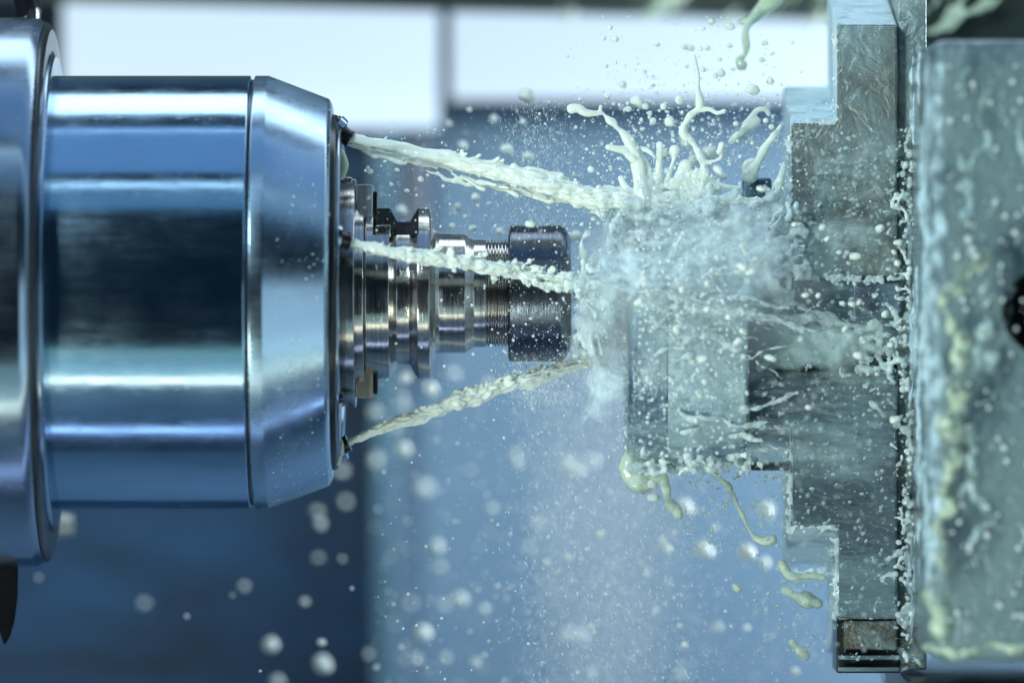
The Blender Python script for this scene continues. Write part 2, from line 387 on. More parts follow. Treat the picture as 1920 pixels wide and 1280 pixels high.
# ------------------------------------------------------------------ tool holder
th = tag(empty('tool_holder', ((640-960)*S, 0, AZ)), 'bright turned steel tool holder with grooved flange and thread in the spindle nose', 'tool holder')
TA = 550
lathe('drive_ring', [(636, 0), (636, 212), (668, 214), (668, 150)], M_TOOL, th, TA, bev=3)
o = lathe('spacer_ring', [(664, 0), (664, 172), (684, 172), (684, 0)], M_TOOL, th, TA, bev=2)
for (y0, y1, p0, p1, m) in ((-70, 55, 347, 440, M_KEY), (-50, 60, 655, 746, M_BRASS)):
    box('drive_key', 671, 700, y0, y1, p0, p1, m, th, 3)
box('drive_key', 700, 708, -45, 40, 360, 430, M_DARK, th, 2)
box('drive_key', 700, 709, -30, 60, 690, 738, M_DARK, th, 2)
box('locating_block', 640, 661, -40, 50, 333, 365, M_TOOL, th, 3)
fl = lathe('gripper_flange', [(684, 0), (684, 154), (688, 159.5), (731, 159.5), (745, 134), (769, 134), (784, 160), (806, 160), (809, 156), (809, 120), (814, 116), (809, 0)], M_TOOL, th, TA, bev=1.5)
cut = box('cut', 701, 786, -400, -4, 300, TA-108, None, None, 0); cut2 = box('cut', 701, 786, 4, 400, TA+112, 900, None, None, 0)
boolean(fl, [cut, cut2])
box('locating_block', 706, 734, -118, -60, 424, 447, M_TOOL, th, 2)
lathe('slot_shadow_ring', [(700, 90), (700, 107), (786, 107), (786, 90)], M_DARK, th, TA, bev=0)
nk = [(800, 0), (800, 135), (809, 133), (812, 124), (817, 117), (824, 113), (832, 112), (872, 112), (875, 110), (887, 102.5), (889, 101), (911, 101), (912, 97), (912, 0)]
lathe('neck', nk, M_TOOL, th, TA, bev=1)
thr = [(910, 0), (910, 95)]
x = 913
while x < 952:
    thr += [(x, 95), (x+2.2, 101.5), (x+3.6, 101.5), (x+5.6, 95)]; x += 6.4
thr += [(955, 95), (955, 0)]
lathe('thread', thr, M_TOOL, th, TA, bev=0, smooth=20)
nut = lathe('collet_nut', [(953, 0), (953, 122), (957, 127.5), (1052, 127.5), (1062, 121), (1069, 104), (1071, 92), (1071, 50), (1064, 46), (1064, 0)], M_NUT, th, TA, bev=2.5)

# ------------------------------------------------------------------ chuck side
CAX = 652
wp = tag(empty('workpiece', V(1290, 870, 0)), 'drenched round steel workpiece between the splash and the chuck jaws', 'workpiece')
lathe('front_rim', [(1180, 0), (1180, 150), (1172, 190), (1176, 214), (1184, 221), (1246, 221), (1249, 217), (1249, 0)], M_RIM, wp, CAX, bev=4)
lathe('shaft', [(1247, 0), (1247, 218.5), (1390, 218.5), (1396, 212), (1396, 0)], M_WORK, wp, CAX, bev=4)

ck = tag(empty('lathe_chuck', V(1800, 1240, 0)), 'big square-edged chuck body at the right edge, coated with milky coolant', 'lathe chuck')
CHY = -700
body = box('chuck_body', 1744, 2320, CHY, 420, 74, 1242, M_CHUCK, ck, 26, True)
cc = V(1958, 585, CHY); cutter = from_bm('cut', tube_between(cc+Vector((0, -.06, 0)), cc+Vector((0, .05, 0)), 76*S, 76*S, 64), None)
boolean(body, [cutter])
bm = tube_between(cc+Vector((0, -0.005, 0)), cc+Vector((0, .048, 0)), 0, 0, 64, False, extra=[(0, 75.5*S), (.9, 75.5*S), (.9, 50*S), (.9, 30*S), (1, 0.1*S)])
from_bm('key_socket', bm, M_DARK, ck)
def jaw(poly, y0, depth, rise, label, mats):
    """Stepped jaw: front outline extruded back along a slope (the jaw is turned about the chuck axis)."""
    t = tag(empty('chuck_jaw', V(1600, poly[0][1], 0)), label, 'chuck jaw', 'stepped jaws of the chuck')
    bm = bmesh.new(); f = (DPX+y0)/DPX
    fr = [bm.verts.new(Vector(((a-960)*f, y0, (640-b)*f))*S) for a, b in poly]
    bk = [bm.verts.new(v.co+Vector((0, depth, rise))*S) for v in fr]
    bm.faces.new(fr); bm.faces.new(bk[::-1]); n = len(fr); 
    for k in range(n): bm.faces.new((fr[k], bk[k], bk[(k+1) % n], fr[(k+1) % n]))
    bmesh.ops.recalc_face_normals(bm, faces=bm.faces)
    bmesh.ops.bevel(bm, geom=[e for e in bm.edges], offset=3*S, segments=2, affect='EDGES')
    for fc in bm.faces:
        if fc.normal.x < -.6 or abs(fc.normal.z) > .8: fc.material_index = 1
    me = bpy.data.meshes.new('jaw_steps'); bm.to_mesh(me); bm.free()
    me.materials.append(mats[0]); me.materials.append(mats[1])
    link('jaw_steps', me, None, t, 30); return t
ju = jaw([(1484, 520), (1484, 232), (1570, 232), (1570, 47), (1682, 47), (1682, 520)], -90, 430, 84, 'upper stepped chuck jaw of wet brownish steel under the crossbeam', (M_JAWU, M_SIDE))
jl = jaw([(1403, 696), (1403, 800), (1483, 800), (1483, 986), (1570, 986), (1570, 1158), (1682, 1158), (1682, 696)], -90, 430, -84, 'lower stepped chuck jaw of dark wet steel reaching the bottom of the frame', (M_JAWL, M_SIDE))
box('steel_insert', 1577, 1678, -96, 120, 1160, 1214, wet('wet_insert', (0.085, 0.075, 0.055), (0.20, 0.28, 0.28), .40, .62, 50), jl, 5)
for k in range(2):
    box('clamp_bar', 1568, 1682, -96, 120, 1224+22*k, 1232+22*k, M_JAWL, jl, 2)
box('jaw_core', 1566, 1684, -70, 130, 1150, 1258, M_DARK, jl, 3)
box('toe_clip', 1405, 1476, -98, 60, 866, 880, M_DARK, jl, 3)
jc = tag(empty('chuck_jaw', V(1550, 690, 0)), 'middle chuck jaw with a bright polished end between the two stepped jaws', 'chuck jaw', 'stepped jaws of the chuck')
box('jaw_steps', 1402, 1684, -55, 200, 516, 668, M_JAWL, jc, 3)
box('polished_end', 1596, 1683, -80, 40, 531, 598, steel('polished', (.62, .7, .8), .2, 0, .5), jc, 3)
box('groove', 1404, 1684, -60, 60, 664, 700, M_DARK, jc, 8)
box('rib', 1402, 1590, -88, 60, 624, 664, M_JAWU, jc, 10)
bp = box('master_jaw', 1680, 1734, -60, 500, -40, 1252, wet('wet_base', (0.22, 0.30, 0.30), (0.40, 0.52, 0.48), .4, .8, 40), ck, 4)
tag(box('clamp_dog', 1392, 1446, -20, 80, 334, 392, M_RIM, None, 6), 'small dark wet clamp dog left of the upper jaw, half buried in splash', 'clamp')

# small neighbours of the spindle at the left edge
h = path([(30, -60, 150, 22), (44, -20, 150, 24), (52, 14, 150, 25), (52, 40, 150, 24)], 4)
tag(liquid('hose', h, M_BLACK, 3, 0, 1, 4), 'black hose end above the spindle flange in the top left corner', 'hose')
bm = bmesh.new()
prof = [(-60, 1050), (34, 1055), (33, 1120), (27, 1165), (18, 1195), (8, 1210), (-8, 1160), (-60, 1100)]
fr = [bm.verts.new(V(a, b, 60)) for a, b in prof]; bk = [bm.verts.new(V(a, b, 140)) for a, b in prof]
bm.faces.new(fr); bm.faces.new(bk[::-1])
for k in range(len(fr)): bm.faces.new((fr[k], bk[k], bk[(k+1) % len(fr)], fr[(k+1) % len(fr)]))
bmesh.ops.recalc_face_normals(bm, faces=bm.faces); bmesh.ops.bevel(bm, geom=bm.edges[:], offset=3*S, segments=2, affect='EDGES')
tag(from_bm('guard_plate', bm, M_BLACK), 'pointed black guard plate under the flange at the left edge', 'guard')
tag(from_bm('bolt', tube_between(V(100, 985, 900), V(136, 985, 900), 26*S, 22*S), steel('far_bolt', (.6, .6, .5), .3)), 'blurred bolt head behind the spindle under its flange', 'bolt')

# ------------------------------------------------------------------ coolant jets
def jet(ctrl, strands, spread, seed, nubs, up=0, r_scale=1.0):
    pts = []
    base = path(ctrl, 2.5)
    n = len(base)
    for s in range(strands):
        ph = s*2*math.pi/strands+seed
        for i, (x, y, z, r) in enumerate(base):
            t = i/n; a = ph+i*0.045+1.5*noise.noise((i*.02, s*3.1, seed))
            amp = spread*(0.1+1.0*t)*(1+.9*noise.noise((i*.03, seed, s*1.7)))
            rr = r*(.56+.26*noise.noise((i*.06, s*5.2, seed+4)))*r_scale
            if t > .12: rr *= 1+.35*noise.noise((i*.16, s*2.2, seed+9))*min(1, t*2.5)
            pts.append((x+2*noise.noise((i*.1, s, seed)), y+amp*math.sin(a), z+amp*math.cos(a), max(2.2, rr)))
    R = random.Random(int(seed*100))
    for _ in range(nubs):
        i = int(n*(R.random()**.8*.96+.03)); x, y, z, r = base[i]; t = i/n
        th_ = R.choice([-1, 1])*R.uniform(.5, 1.4) if not up else -R.uniform(.3, 1.6)
        L = r*(.35+.8*R.random()*t+.2*R.random()); lean = R.uniform(.2, 1.6)
        rr = R.uniform(3.0, 6.0)*(.5+.8*t)
        dy = math.sin(th_); dz = -math.cos(th_)*.7
        for k in range(7):
            q = k/6; bulge = 1.0+.7*(q > .75)
            pts.append((x+lean*L*q, y+dy*(r*.5+L*q), z+dz*(r*.5+L*q*.6), rr*(1-.45*q)*bulge))
    return pts
J1 = [(652, 259, -70, 15), (750, 278, -72, 16), (850, 300, -76, 19), (950, 326, -80, 22), (1050, 352, -84, 24), (1150, 374, -88, 25), (1250, 384, -92, 22), (1350, 390, -96, 19), (1430, 398, -100, 15), (1500, 415, -104, 9)]
J2 = [(648, 452, -262, 14), (700, 464, -250, 14), (760, 476, -235, 16), (850, 488, -205, 18), (930, 503, -175, 17), (1000, 520, -150, 15), (1050, 531, -138, 11), (1080, 536, -134, 7)]
J3 = [(650, 832, -62, 12), (700, 809, -50, 15), (760, 790, -35, 18), (820, 770, -20, 19), (880, 745, 0, 20), (950, 722, 20, 18), (1010, 706, 35, 17), (1070, 688, 45, 14), (1130, 660, 50, 14)]
tag(liquid('coolant_jet', jet(J1, 4, 14, 1.3, 60), M_MILK, 1.7, 3, 22, 2, flow=(652, 259, 1500, 415, 1.0, 8)), 'uppermost milky coolant jet, long and ropy, running from the top nozzle to the jaws', 'coolant jet', 'coolant jets from the spindle nozzles')
tag(liquid('coolant_jet', jet(J2, 3, 10, 4.7, 70), M_MILK, 1.5, 3, 16, 2, flow=(648, 452, 1080, 536, 1.5, 7)), 'middle milky coolant jet crossing in front of the tool holder', 'coolant jet', 'coolant jets from the spindle nozzles')
tag(liquid('coolant_jet', jet(J3, 3, 8, 2.9, 60, 1), M_MILK, 1.5, 3, 16, 2, flow=(650, 832, 1130, 660, 2, 7)), 'lowest coolant jet, yellowish with knobbly top, rising from the bottom nozzle', 'coolant jet', 'coolant jets from the spindle nozzles')
# thin ragged side sheet under the upper jet
wsp = []
for k in range(9):
    x0 = 800+k*22; wsp += path([(x0, 318+k*5, -60, 2), (x0+30, 332+k*4+6*math.sin(k), -58, 3.5), (x0+70, 338+k*5, -60, 3.5), (x0+110, 345+k*5+5*math.cos(k*2), -70, 4)], 2.5, 5, .4, .03, k)
for k in range(4): wsp += path([(655+10*k, 268+3*k, -50, 3), (700+20*k, 290+2*k, -48, 5), (760+30*k, 306+4*k, -60, 4)], 2.5, 3, .3, .03, k)
tag(liquid('ragged_film', wsp, M_MILK, 1.5, 1.5, 8, 2), 'thin ragged coolant film torn off under the uppermost jet', 'coolant film')

# coolant hanging on the spindle face
hang = [((640, 285), (645, 310), (640, 335), 9), ((632, 270), (634, 300), (636, 318), 8), ((634, 395), (642, 412), (640, 426), 10), ((630, 735), (634, 752), (631, 770), 9), ((632, 815), (638, 840), (633, 870), 8)]
labs = ['pale coolant bulge hanging under the top nozzle on the spindle face', 'slim coolant run beside the top nozzle on the nose edge', 'pale coolant drop on the face just above the middle nozzle', 'yellowish coolant drop low on the spindle face above the bottom nozzle', 'yellowish coolant smear behind the bottom nozzle']
for (a, b, c, r), lb in zip(hang, labs):
    y = -120 if a[1] < 600 else -80
    tag(liquid('coolant_drip', path([(*a, y, r*.7), (*b, y-4, r), (*c, y, r*.6)], 2.5), M_MILK2, 1.6, 1, 8, 2), lb, 'drip', 'drips on the spindle face')

# ------------------------------------------------------------------ the splash
def web(tri, r, n, seed):
    R = random.Random(seed); out = []
    a, b, c = [np.array(t, float) for t in tri]
    for _ in range(n):
        u, v = R.random(), R.random()
        if u+v > 1: u, v = 1-u, 1-v
        p = a+(b-a)*u+(c-a)*v; out.append((p[0], p[1], p[2]+4*noise.noise((p[0]*.03, p[1]*.03, seed)), r*R.uniform(.8, 1.2)))
    return out
zc = -95
cr = []
cr += path([(1070, 205, zc-30, 9), (1082, 203, zc-30, 9), (1096, 209, zc-28, 8), (1112, 211, zc-26, 5.5), (1128, 211, zc-24, 4.5), (1136, 216, zc-22, 3), (1146, 225, zc-20, 8), (1153, 229, zc-20, 7), (1160, 240, zc-18, 4), (1172, 255, zc-14, 9), (1184, 275, zc-10, 12), (1196, 305, zc, 14), (1204, 345, zc, 17), (1210, 385, zc, 20)], 2.2, 2, .15)
cr += path([(1125, 210, zc-24, 4), (1127, 198, zc-24, 3.2)], 2)
cr += path([(1140, 276, zc-18, 6), (1156, 279, zc-16, 7), (1172, 283, zc-12, 8), (1190, 300, zc-6, 10)], 2.5)
cr += path([(1178, 262, zc, 8), (1192, 285, zc, 9), (1210, 310, zc+8, 9), (1222, 350, zc+8, 12)], 2.5)
cr += path([(1200, 280, zc, 6), (1214, 282, zc-3, 5), (1230, 296, zc-6, 2.5)], 2)
cr += path([(1237, 272, zc+10, 7.5), (1236, 300, zc+10, 7), (1234, 330, zc+8, 9), (1228, 365, zc+5, 12)], 2.5)
cr += path([(1265, 282, zc+18, 11), (1263, 300, zc+18, 4), (1256, 322, zc+14, 5), (1250, 345, zc+10, 8)], 2.2)
cr += path([(1286, 312, zc+10, 14), (1276, 328, zc+10, 11), (1266, 345, zc+8, 10)], 2.5)
cr += path([(1302, 106, zc-10, 2.8), (1305, 122, zc-10, 4.5), (1310, 140, zc-10, 4), (1309, 165, zc-10, 5), (1312, 190, zc-8, 7), (1308, 204, zc-8, 7), (1294, 216, zc-8, 6), (1284, 235, zc-6, 8), (1284, 254, zc-6, 9), (1297, 266, zc-4, 7), (1308, 284, zc-2, 7), (1318, 304, zc, 9), (1322, 330, zc, 12), (1318, 352, zc, 12)], 2.2, 2, .2)
cr += path([(1312, 206, zc-8, 6), (1330, 205, zc-12, 4.5), (1345, 212, zc-16, 4), (1360, 208, zc-18, 5)], 2.2)
cr += path([(1322, 306, zc, 6), (1338, 302, zc-6, 3), (1350, 297, zc-10, 4), (1354, 290, zc-10, 4.5)], 2)
cr += path([(1350, 283, zc-30, 6), (1354, 270, zc-30, 7)], 2)
cr += path([(1320, 330, zc, 9), (1340, 345, zc, 7), (1362, 350, zc-4, 5), (1390, 352, zc-8, 4)], 2.5)
cr += path([(1168, 344, zc, 6), (1164, 334, zc, 6), (1174, 352, zc, 7), (1186, 366, zc, 9)], 2.5)
cr += web([(1204, 330, zc), (1236, 360, zc), (1212, 388, zc)], 8, 90, 1) + web([(1236, 350, zc), (1320, 315, zc), (1350, 358, zc)], 6, 130, 2) + web([(1228, 372, zc), (1350, 352, zc), (1300, 388, zc)], 8, 170, 3)
tag(liquid('coolant_splash', cr, M_MILK, 1.6, 2.4, 12, 3), 'tall white branching splash crown thrown up from the uppermost jet', 'splash')
cr2 = path([(1436, 203, 30, 6), (1420, 207, 30, 6), (1408, 222, 30, 7), (1397, 238, 30, 8), (1386, 252, 30, 6)], 2.5, 2, .2) + path([(1398, 240, 30, 8), (1412, 232, 30, 11), (1420, 226, 30, 8)], 2.5) + path([(1436, 203, 30, 5), (1442, 216, 30, 5)], 2)
cr2 += path([(1372, 266, 40, 8), (1386, 252, 40, 9), (1400, 256, 40, 6), (1418, 272, 40, 4)], 2.5, 2, .2)
tag(liquid('splash_tendril', cr2, M_MILK, 2, 1.5, 10, 3), 'blurred branching coolant tendril floating left of the upper jaw', 'splash')
cr3 = path([(1405, 330, -40, 12), (1425, 300, -40, 11), (1440, 275, -40, 9), (1455, 245, -40, 5), (1460, 232, -40, 2.5)], 2.5, 4, .3) + path([(1402, 335, -40, 8), (1398, 310, -40, 7), (1412, 300, -40, 6)], 2.5)
cr3 += path([(1452, 400, -60, 14), (1456, 370, -60, 14), (1460, 345, -60, 10), (1466, 310, -50, 7)], 2.5, 4, .3)
tag(liquid('splash_tongue', cr3, M_MILK, 2, 2, 10, 3), 'pointed tongue of coolant licking up against the upper jaw side', 'splash')
dr = path([(1462, -20, 250, 22), (1440, 8, 250, 20), (1418, 28, 250, 14), (1402, 44, 200, 9), (1396, 66, 180, 7), (1399, 90, 170, 7), (1396, 104, 170, 5), (1386, 112, 170, 6), (1392, 124, 170, 10)], 2.5, 2, .15) + path([(1418, 34, 250, 10), (1400, 40, 250, 8), (1384, 44, 250, 4)], 3)
tag(liquid('coolant_strand', dr, M_MILK2, 1.9, 1, 10, 3), 'greenish coolant strand with a bulb end hanging from the crossbeam', 'coolant strand')

bp_ = []
for x, y, L, r_ in bs:
    z = 1650 if x < 1560 else 860
    bp_ += path([(x, y, z, r_), (x-L*.3, y+L*.35, z, r_*.8), (x-L*.7, y+L*.8 if x < 1560 else y+L*.4, z, r_*.4)], 4, 4, .4, .03, x)
tag(liquid('coolant_film', bp_, M_MILK2, 3, 4, 14, 3), 'blurred greenish coolant streaks flung along the underside of the crossbeam', 'coolant film', kind='stuff')
# impact burst between nut and workpiece: radiating tendrils, lumps
def burst(cx, cy, z, n, ang0, ang1, l0, l1, r0, r1, seed, zs=60):
    R = random.Random(seed); out = []
    for k in range(n):
        a = math.radians(R.uniform(ang0, ang1)); L = R.uniform(l0, l1)*R.uniform(.5, 1); r = R.uniform(r0, r1)
        x, y, zz = cx+R.uniform(-14, 14), cy+R.uniform(-18, 18), z+R.uniform(-zs, zs)
        dz = R.uniform(-.5, .5); c = []
        for i in range(5):
            t = i/4; wob = 8*(R.random()-.5)*(t > 0)
            c.append((x+math.cos(a)*L*t+wob, y-math.sin(a)*L*t+wob+14*t*t, zz+dz*L*t, r*(1-.55*t)*(1+.9*(i == 4)*R.random())))
        out += path(c, 2.6, 3, .45, .04, seed+k)
    return out
imp = burst(1092, 545, -120, 46, -80, 85, 40, 130, 3, 8.5, 11) + burst(1130, 520, -100, 26, -35, 60, 60, 170, 2.5, 7, 12) + burst(1105, 620, -70, 20, -100, 10, 20, 70, 4, 9, 13)
imp += path([(1060, 535, -136, 9), (1110, 520, -130, 12), (1170, 508, -135, 14), (1240, 515, -180, 10), (1320, 540, -222, 6)], 2.5, 8, .5, .03)
tag(liquid('impact_splash', imp, M_THIN, 1.9, 8.0, 14, 3), 'ragged white burst of coolant where the jets meet off the collet nut', 'splash')
R = random.Random(91)
def cloud(cx, cy, z, sx, sy, sz, n, r0, r1):
    out = []
    for _ in range(int(n*.55)):
        x, y, zz = R.gauss(cx, sx), R.gauss(cy, sy), R.gauss(z, sz); a = R.gauss(0, .6)+(math.pi if R.random() < .4 else 0); r = R.uniform(r0, r1)
        for k in range(R.randint(2, 16)):
            out.append((x, y, zz, r*(1+.3*math.sin(k*.9)))); a += R.gauss(0, .45); r = max(1.8, r*R.uniform(.84, 1.06)); x += math.cos(a)*r*.7; y += math.sin(a)*r*.7; zz += R.gauss(0, 1.5)
    return out
imp += cloud(1092, 560, -110, 24, 36, 30, 110, 2, 9) + cloud(1085, 650, -60, 26, 22, 30, 90, 2, 7) + cloud(1150, 512, -130, 40, 14, 20, 110, 2, 8)
imp2 = burst(1160, 440, -110, 30, -60, 120, 30, 90, 2.5, 7, 21) + burst(1200, 500, -150, 26, -40, 40, 50, 150, 2, 6, 22) + burst(1090, 640, -40, 16, -120, 60, 20, 60, 4, 9, 23)
imp2 += path([(1180, 400, -100, 10), (1172, 430, -100, 8), (1165, 460, -100, 7), (1180, 495, -110, 9)], 2.5, 5, .4)
tag(liquid('impact_splash', imp2, M_THIN, 2.0, 8.0, 14, 3), 'looser lumpy coolant splash climbing in front of the workpiece rim', 'splash')
# webs and strings over the workpiece
R = random.Random(5)
st = cloud(1225, 400, -100, 38, 12, 20, 70, 4, 12) + cloud(1330, 402, -110, 60, 10, 20, 80, 4, 11) + cloud(1430, 415, -120, 40, 12, 10, 60, 4, 10) + cloud(1250, 520, -232, 70, 24, 6, 150, 1.8, 7) + cloud(1430, 480, -140, 36, 30, 10, 90, 2, 8)+cloud(1640, 660, -105, 30, 40, 5, 90, 2, 7)+cloud(1290, 870, -60, 60, 8, 60, 60, 4, 9)
for k in range(46):
    x = R.uniform(1190, 1480); y = R.uniform(440, 640) if k < 34 else R.uniform(640, 850); a = R.uniform(-.5, .35); L = R.uniform(25, 110); r = R.uniform(2, 5.5)
    z = -225 if x < 1400 else -112
    yy = (y-652)/220
    z = -max(90, 222*math.sqrt(max(0, 1-yy*yy)))-4 if x < 1396 else -100
    st += path([(x+L*t, y+a*L*t+R.uniform(-9, 9), z, r*(1+R.uniform(-.5, .7))) for t in (0, .33, .66, 1)], 2.4, 3, .5, .04, k)
for (a, b, c, d) in (((1392, 420, 8), (1400, 450, 10), (1425, 470, 13), (1405, 490, 9)), ((1405, 470, 9), (1440, 462, 10), (1470, 480, 8), (1500, 470, 5)), ((1410, 520, 12), (1400, 560, 7), (1380, 600, 4), (1355, 640, 3)), ((1420, 600, 4), (1470, 590, 7), (1540, 600, 7), (1640, 615, 4)), ((1420, 540, 10), (1450, 548, 12), (1470, 560, 10), (1490, 545, 6)), ((1500, 470, 8), (1482, 500, 7), (1480, 480, 9), (1510, 445, 4))):
    st += path([(q[0], q[1], -150 if q[0] < 1400 else -104, q[2]) for q in (a, b, c, d)], 2.4, 4, .4, .03, a[0])
tag(liquid('splash_strings', st, M_THIN, 2.0, 6.0, 14, 3), 'tangle of milky strings and lumps strewn over the workpiece and middle jaw', 'splash')

# translucent sheets
def sheet_of_liquid(name, fn, nu, nv, mat, label, amp=8, seed=0.0):
    vs = []; ed = []
    for i in range(nu+1):
        for j in range(nv+1):
            u, v = i/nu, j/nv; x, y, z = fn(u, v)
            n1 = noise.fractal((x*.012+seed, y*.012, z*.012), 1.0, 2.0, 4)
            p = V(x+amp*n1*.6, y+amp*n1, z+amp*2*n1); vs.append(p[:])
            e_ = min(u, 1-u, v, 1-v)*4.2-.25+.8*noise.fractal((x*.02+seed*3, y*.02, 5), 1.0, 2.0, 4); ed.append(max(0, min(1, e_)))
    fs = [(i*(nv+1)+j, (i+1)*(nv+1)+j, (i+1)*(nv+1)+j+1, i*(nv+1)+j+1) for i in range(nu) for j in range(nv)]
    me = bpy.data.meshes.new(name); me.from_pydata(vs, [], fs); at = me.attributes.new('edge', 'FLOAT', 'POINT'); at.data.foreach_set('value', ed)
    return tag(link(name, me, mat, None, 180), label, 'liquid sheet')
M_V1 = veil('burst_sheet', (0.74, 0.91, 0.96), .34, .52, 38, (.8, 1, 1.3), (0, .2, 0), .85)
M_V3 = veil('streak_film', (0.56, 0.72, 0.74), .46, .68, 40, (.35, 1, 1.8), (0, -.45, 0), .55)
M_V2 = veil('film_sheet', (0.56, 0.74, 0.74), .36, .60, 24, (.6, 1, 1.6), (0, -.25, 0), .8)
def f1(u, v):   # flare from the nut face: bell-shaped, facing the workpiece
    a = math.radians(-150+v*190); r = 60+u*150*(.75+.25*math.sin(3*a))
    return (1075+u*115-30*u*u, 585+math.sin(a)*r, -100-math.cos(a)*r*.5)
sheet_of_liquid('splash_sheet', f1, 60, 90, M_V1, 'translucent milky bell of coolant flaring off the nut end', 10, 1)
def f2(u, v): return (1150+u*330, 405+v*230-40*u*(1-v), -238+20*v)
sheet_of_liquid('splash_sheet', f2, 90, 60, M_V1, 'broad translucent coolant veil sweeping over the workpiece front', 12, 5)
def f3(u, v): return (1380+u*320, 395+v*150+70*u*(.5-v), -125)
sheet_of_liquid('splash_sheet', f3, 80, 40, M_V2, 'greenish film of coolant fanning over the upper jaw foot', 10, 9)
def f4(u, v): return (1385+u*300, 570+v*130+30*u, -118)
sheet_of_liquid('splash_sheet', f4, 80, 40, M_V2, 'long translucent coolant smear over the middle jaw', 8, 13)
def f5(u, v): return (1085+u*140, 610+v*200*(1-.3*u), -60-100*u)
sheet_of_liquid('splash_sheet', f5, 60, 60, M_V1, 'misty torn sheet of coolant dropping from the nut underside', 12, 17)

for k in range(0): pass
def f6(u, v):
    a = math.radians(-80+v*150); q = 40+u*120
    return (1060+math.cos(a)*q*.9+20, 560+math.sin(a)*q, -150+40*u)
sheet_of_liquid('splash_sheet', f6, 60, 60, M_V1, 'torn milky fan of coolant just right of the nut face', 14, 23)
def f7(u, v): return (1170+u*330, 365+v*75+20*u, -112-30*v)
sheet_of_liquid('splash_sheet', f7, 80, 30, M_V1, 'white film spreading under the uppermost jet above the workpiece', 9, 29)
# drips under the workpiece and jaws
M_DRIP = thin('drip_emulsion', (0.60, 0.72, 0.58), .55)
def drip(ctrl, label, mat=M_DRIP, jit=5, vox=1.6): return tag(liquid('coolant_drip', path(ctrl, 2.5, jit, .22, .02), mat, vox, 4, 18, 4), label, 'drip')
drip([(1180, 850, -60, 12), (1178, 880, -60, 18), (1190, 895, -60, 20), (1208, 905, -60, 21), (1222, 900, -60, 20), (1240, 895, -62, 14), (1250, 915, -64, 9), (1256, 940, -66, 9), (1266, 955, -66, 12), (1272, 966, -66, 10)], 'thick yellow-green coolant drip with a bulb under the workpiece')
drip([(1180, 868, -60, 10), (1230, 866, -60, 9), (1290, 858, -30, 9), (1340, 862, -30, 8), (1396, 868, -30, 10)], 'yellowish coolant run along the underside of the workpiece')
drip([(1322, 862, -20, 5), (1344, 885, -20, 5), (1362, 918, -20, 6), (1382, 955, -20, 5), (1396, 980, -20, 4), (1412, 1000, -20, 5), (1430, 1012, -20, 10), (1448, 1010, -20, 8)], 'long thin slanting coolant strand below the workpiece')
drip([(1465, 1060, -80, 9), (1480, 1076, -80, 9), (1510, 1080, -80, 8), (1545, 1082, -80, 6)], 'coolant bead along the lower edge of the second jaw step')
drip([(1472, 1102, -20, 9), (1492, 1118, -20, 12), (1515, 1128, -20, 14), (1536, 1134, -20, 13)], 'fat blurred coolant lump flying below the second jaw step')
drip([(1482, 1202, 40, 11), (1496, 1216, 40, 12), (1508, 1228, 40, 8)], 'short coolant capsule flying left of the lowest jaw step')
drip([(1376, 1100, 0, 5), (1384, 1106, 0, 9)], 'round pale green coolant bead falling below the workpiece')
# runs on the chuck body
def cz(py): return CHY-3
def run(ctrl, label): return tag(liquid('coolant_run', path([(x, y, cz(y)+r*.75, r*1.25) for x, y, r in ctrl], 4, 14, .6, .03), M_RUN, 2.6, 6, 26, 6), label, 'coolant run', 'coolant runs on the chuck body')
run([(1832, 478, 14), (1820, 500, 16), (1795, 530, 12), (1780, 575, 8), (1776, 620, 5)], 'short blurred coolant run on the upper part of the chuck body')
run([(1800, 640, 14), (1802, 690, 13), (1798, 740, 12), (1790, 800, 14), (1782, 860, 12), (1772, 930, 8), (1766, 1010, 9), (1764, 1090, 12), (1756, 1180, 10)], 'long yellow coolant run down the chuck body left of the socket')
run([(1745, 1216, 8), (1800, 1222, 5), (1870, 1219, 6), (1960, 1223, 5)], 'coolant gathered along the lower edge of the chuck body')
R = random.Random(57); eb = []
def edge(x0, y0, x1, y1, z, n, r0, r1, sp=4):
    for _ in range(n):
        t = R.random(); rr = R.uniform(r0, r1)
        for k in range(R.randint(1, 7)): eb.append((x0+(x1-x0)*t+R.gauss(0, sp if x0 == x1 else 2)+k*2.2*(y0 == y1), y0+(y1-y0)*t+R.gauss(0, 2 if x0 == x1 else sp)+k*2.6*(x0 == x1), z, rr*R.uniform(.6, 1)))
edge(1480, 250, 1480, 520, -88, 50, 1.6, 3.6, 5); edge(1566, 60, 1566, 225, -88, 30, 1.6, 3.2, 5); edge(1480, 230, 1560, 230, -88, 14, 2, 4)
edge(1402, 710, 1402, 880, -86, 40, 2, 6, 5); edge(1482, 820, 1482, 1000, -86, 34, 2, 5, 5); edge(1568, 1000, 1568, 1180, -86, 34, 2, 5, 5)
edge(1484, 986, 1560, 986, -86, 14, 2, 5); edge(1405, 800, 1480, 800, -86, 14, 2, 5); edge(1484, 1076, 1560, 1078, 0, 40, 3, 8, 5); edge(1574, 1250, 1690, 1250, -60, 40, 3, 6, 4)
edge(1490, 522, 1680, 522, -92, 30, 2, 6, 4); edge(1250, 436, 1390, 432, -60, 20, 3, 8, 5); edge(1178, 450, 1178, 860, -110, 60, 1.6, 4.5, 7)
tag(liquid('foam', eb, M_THIN, 2.0, 4, 10, 3), 'beads and lips of coolant clinging to the edges of jaws and workpiece', 'foam', kind='stuff')
R = random.Random(71); cf = []
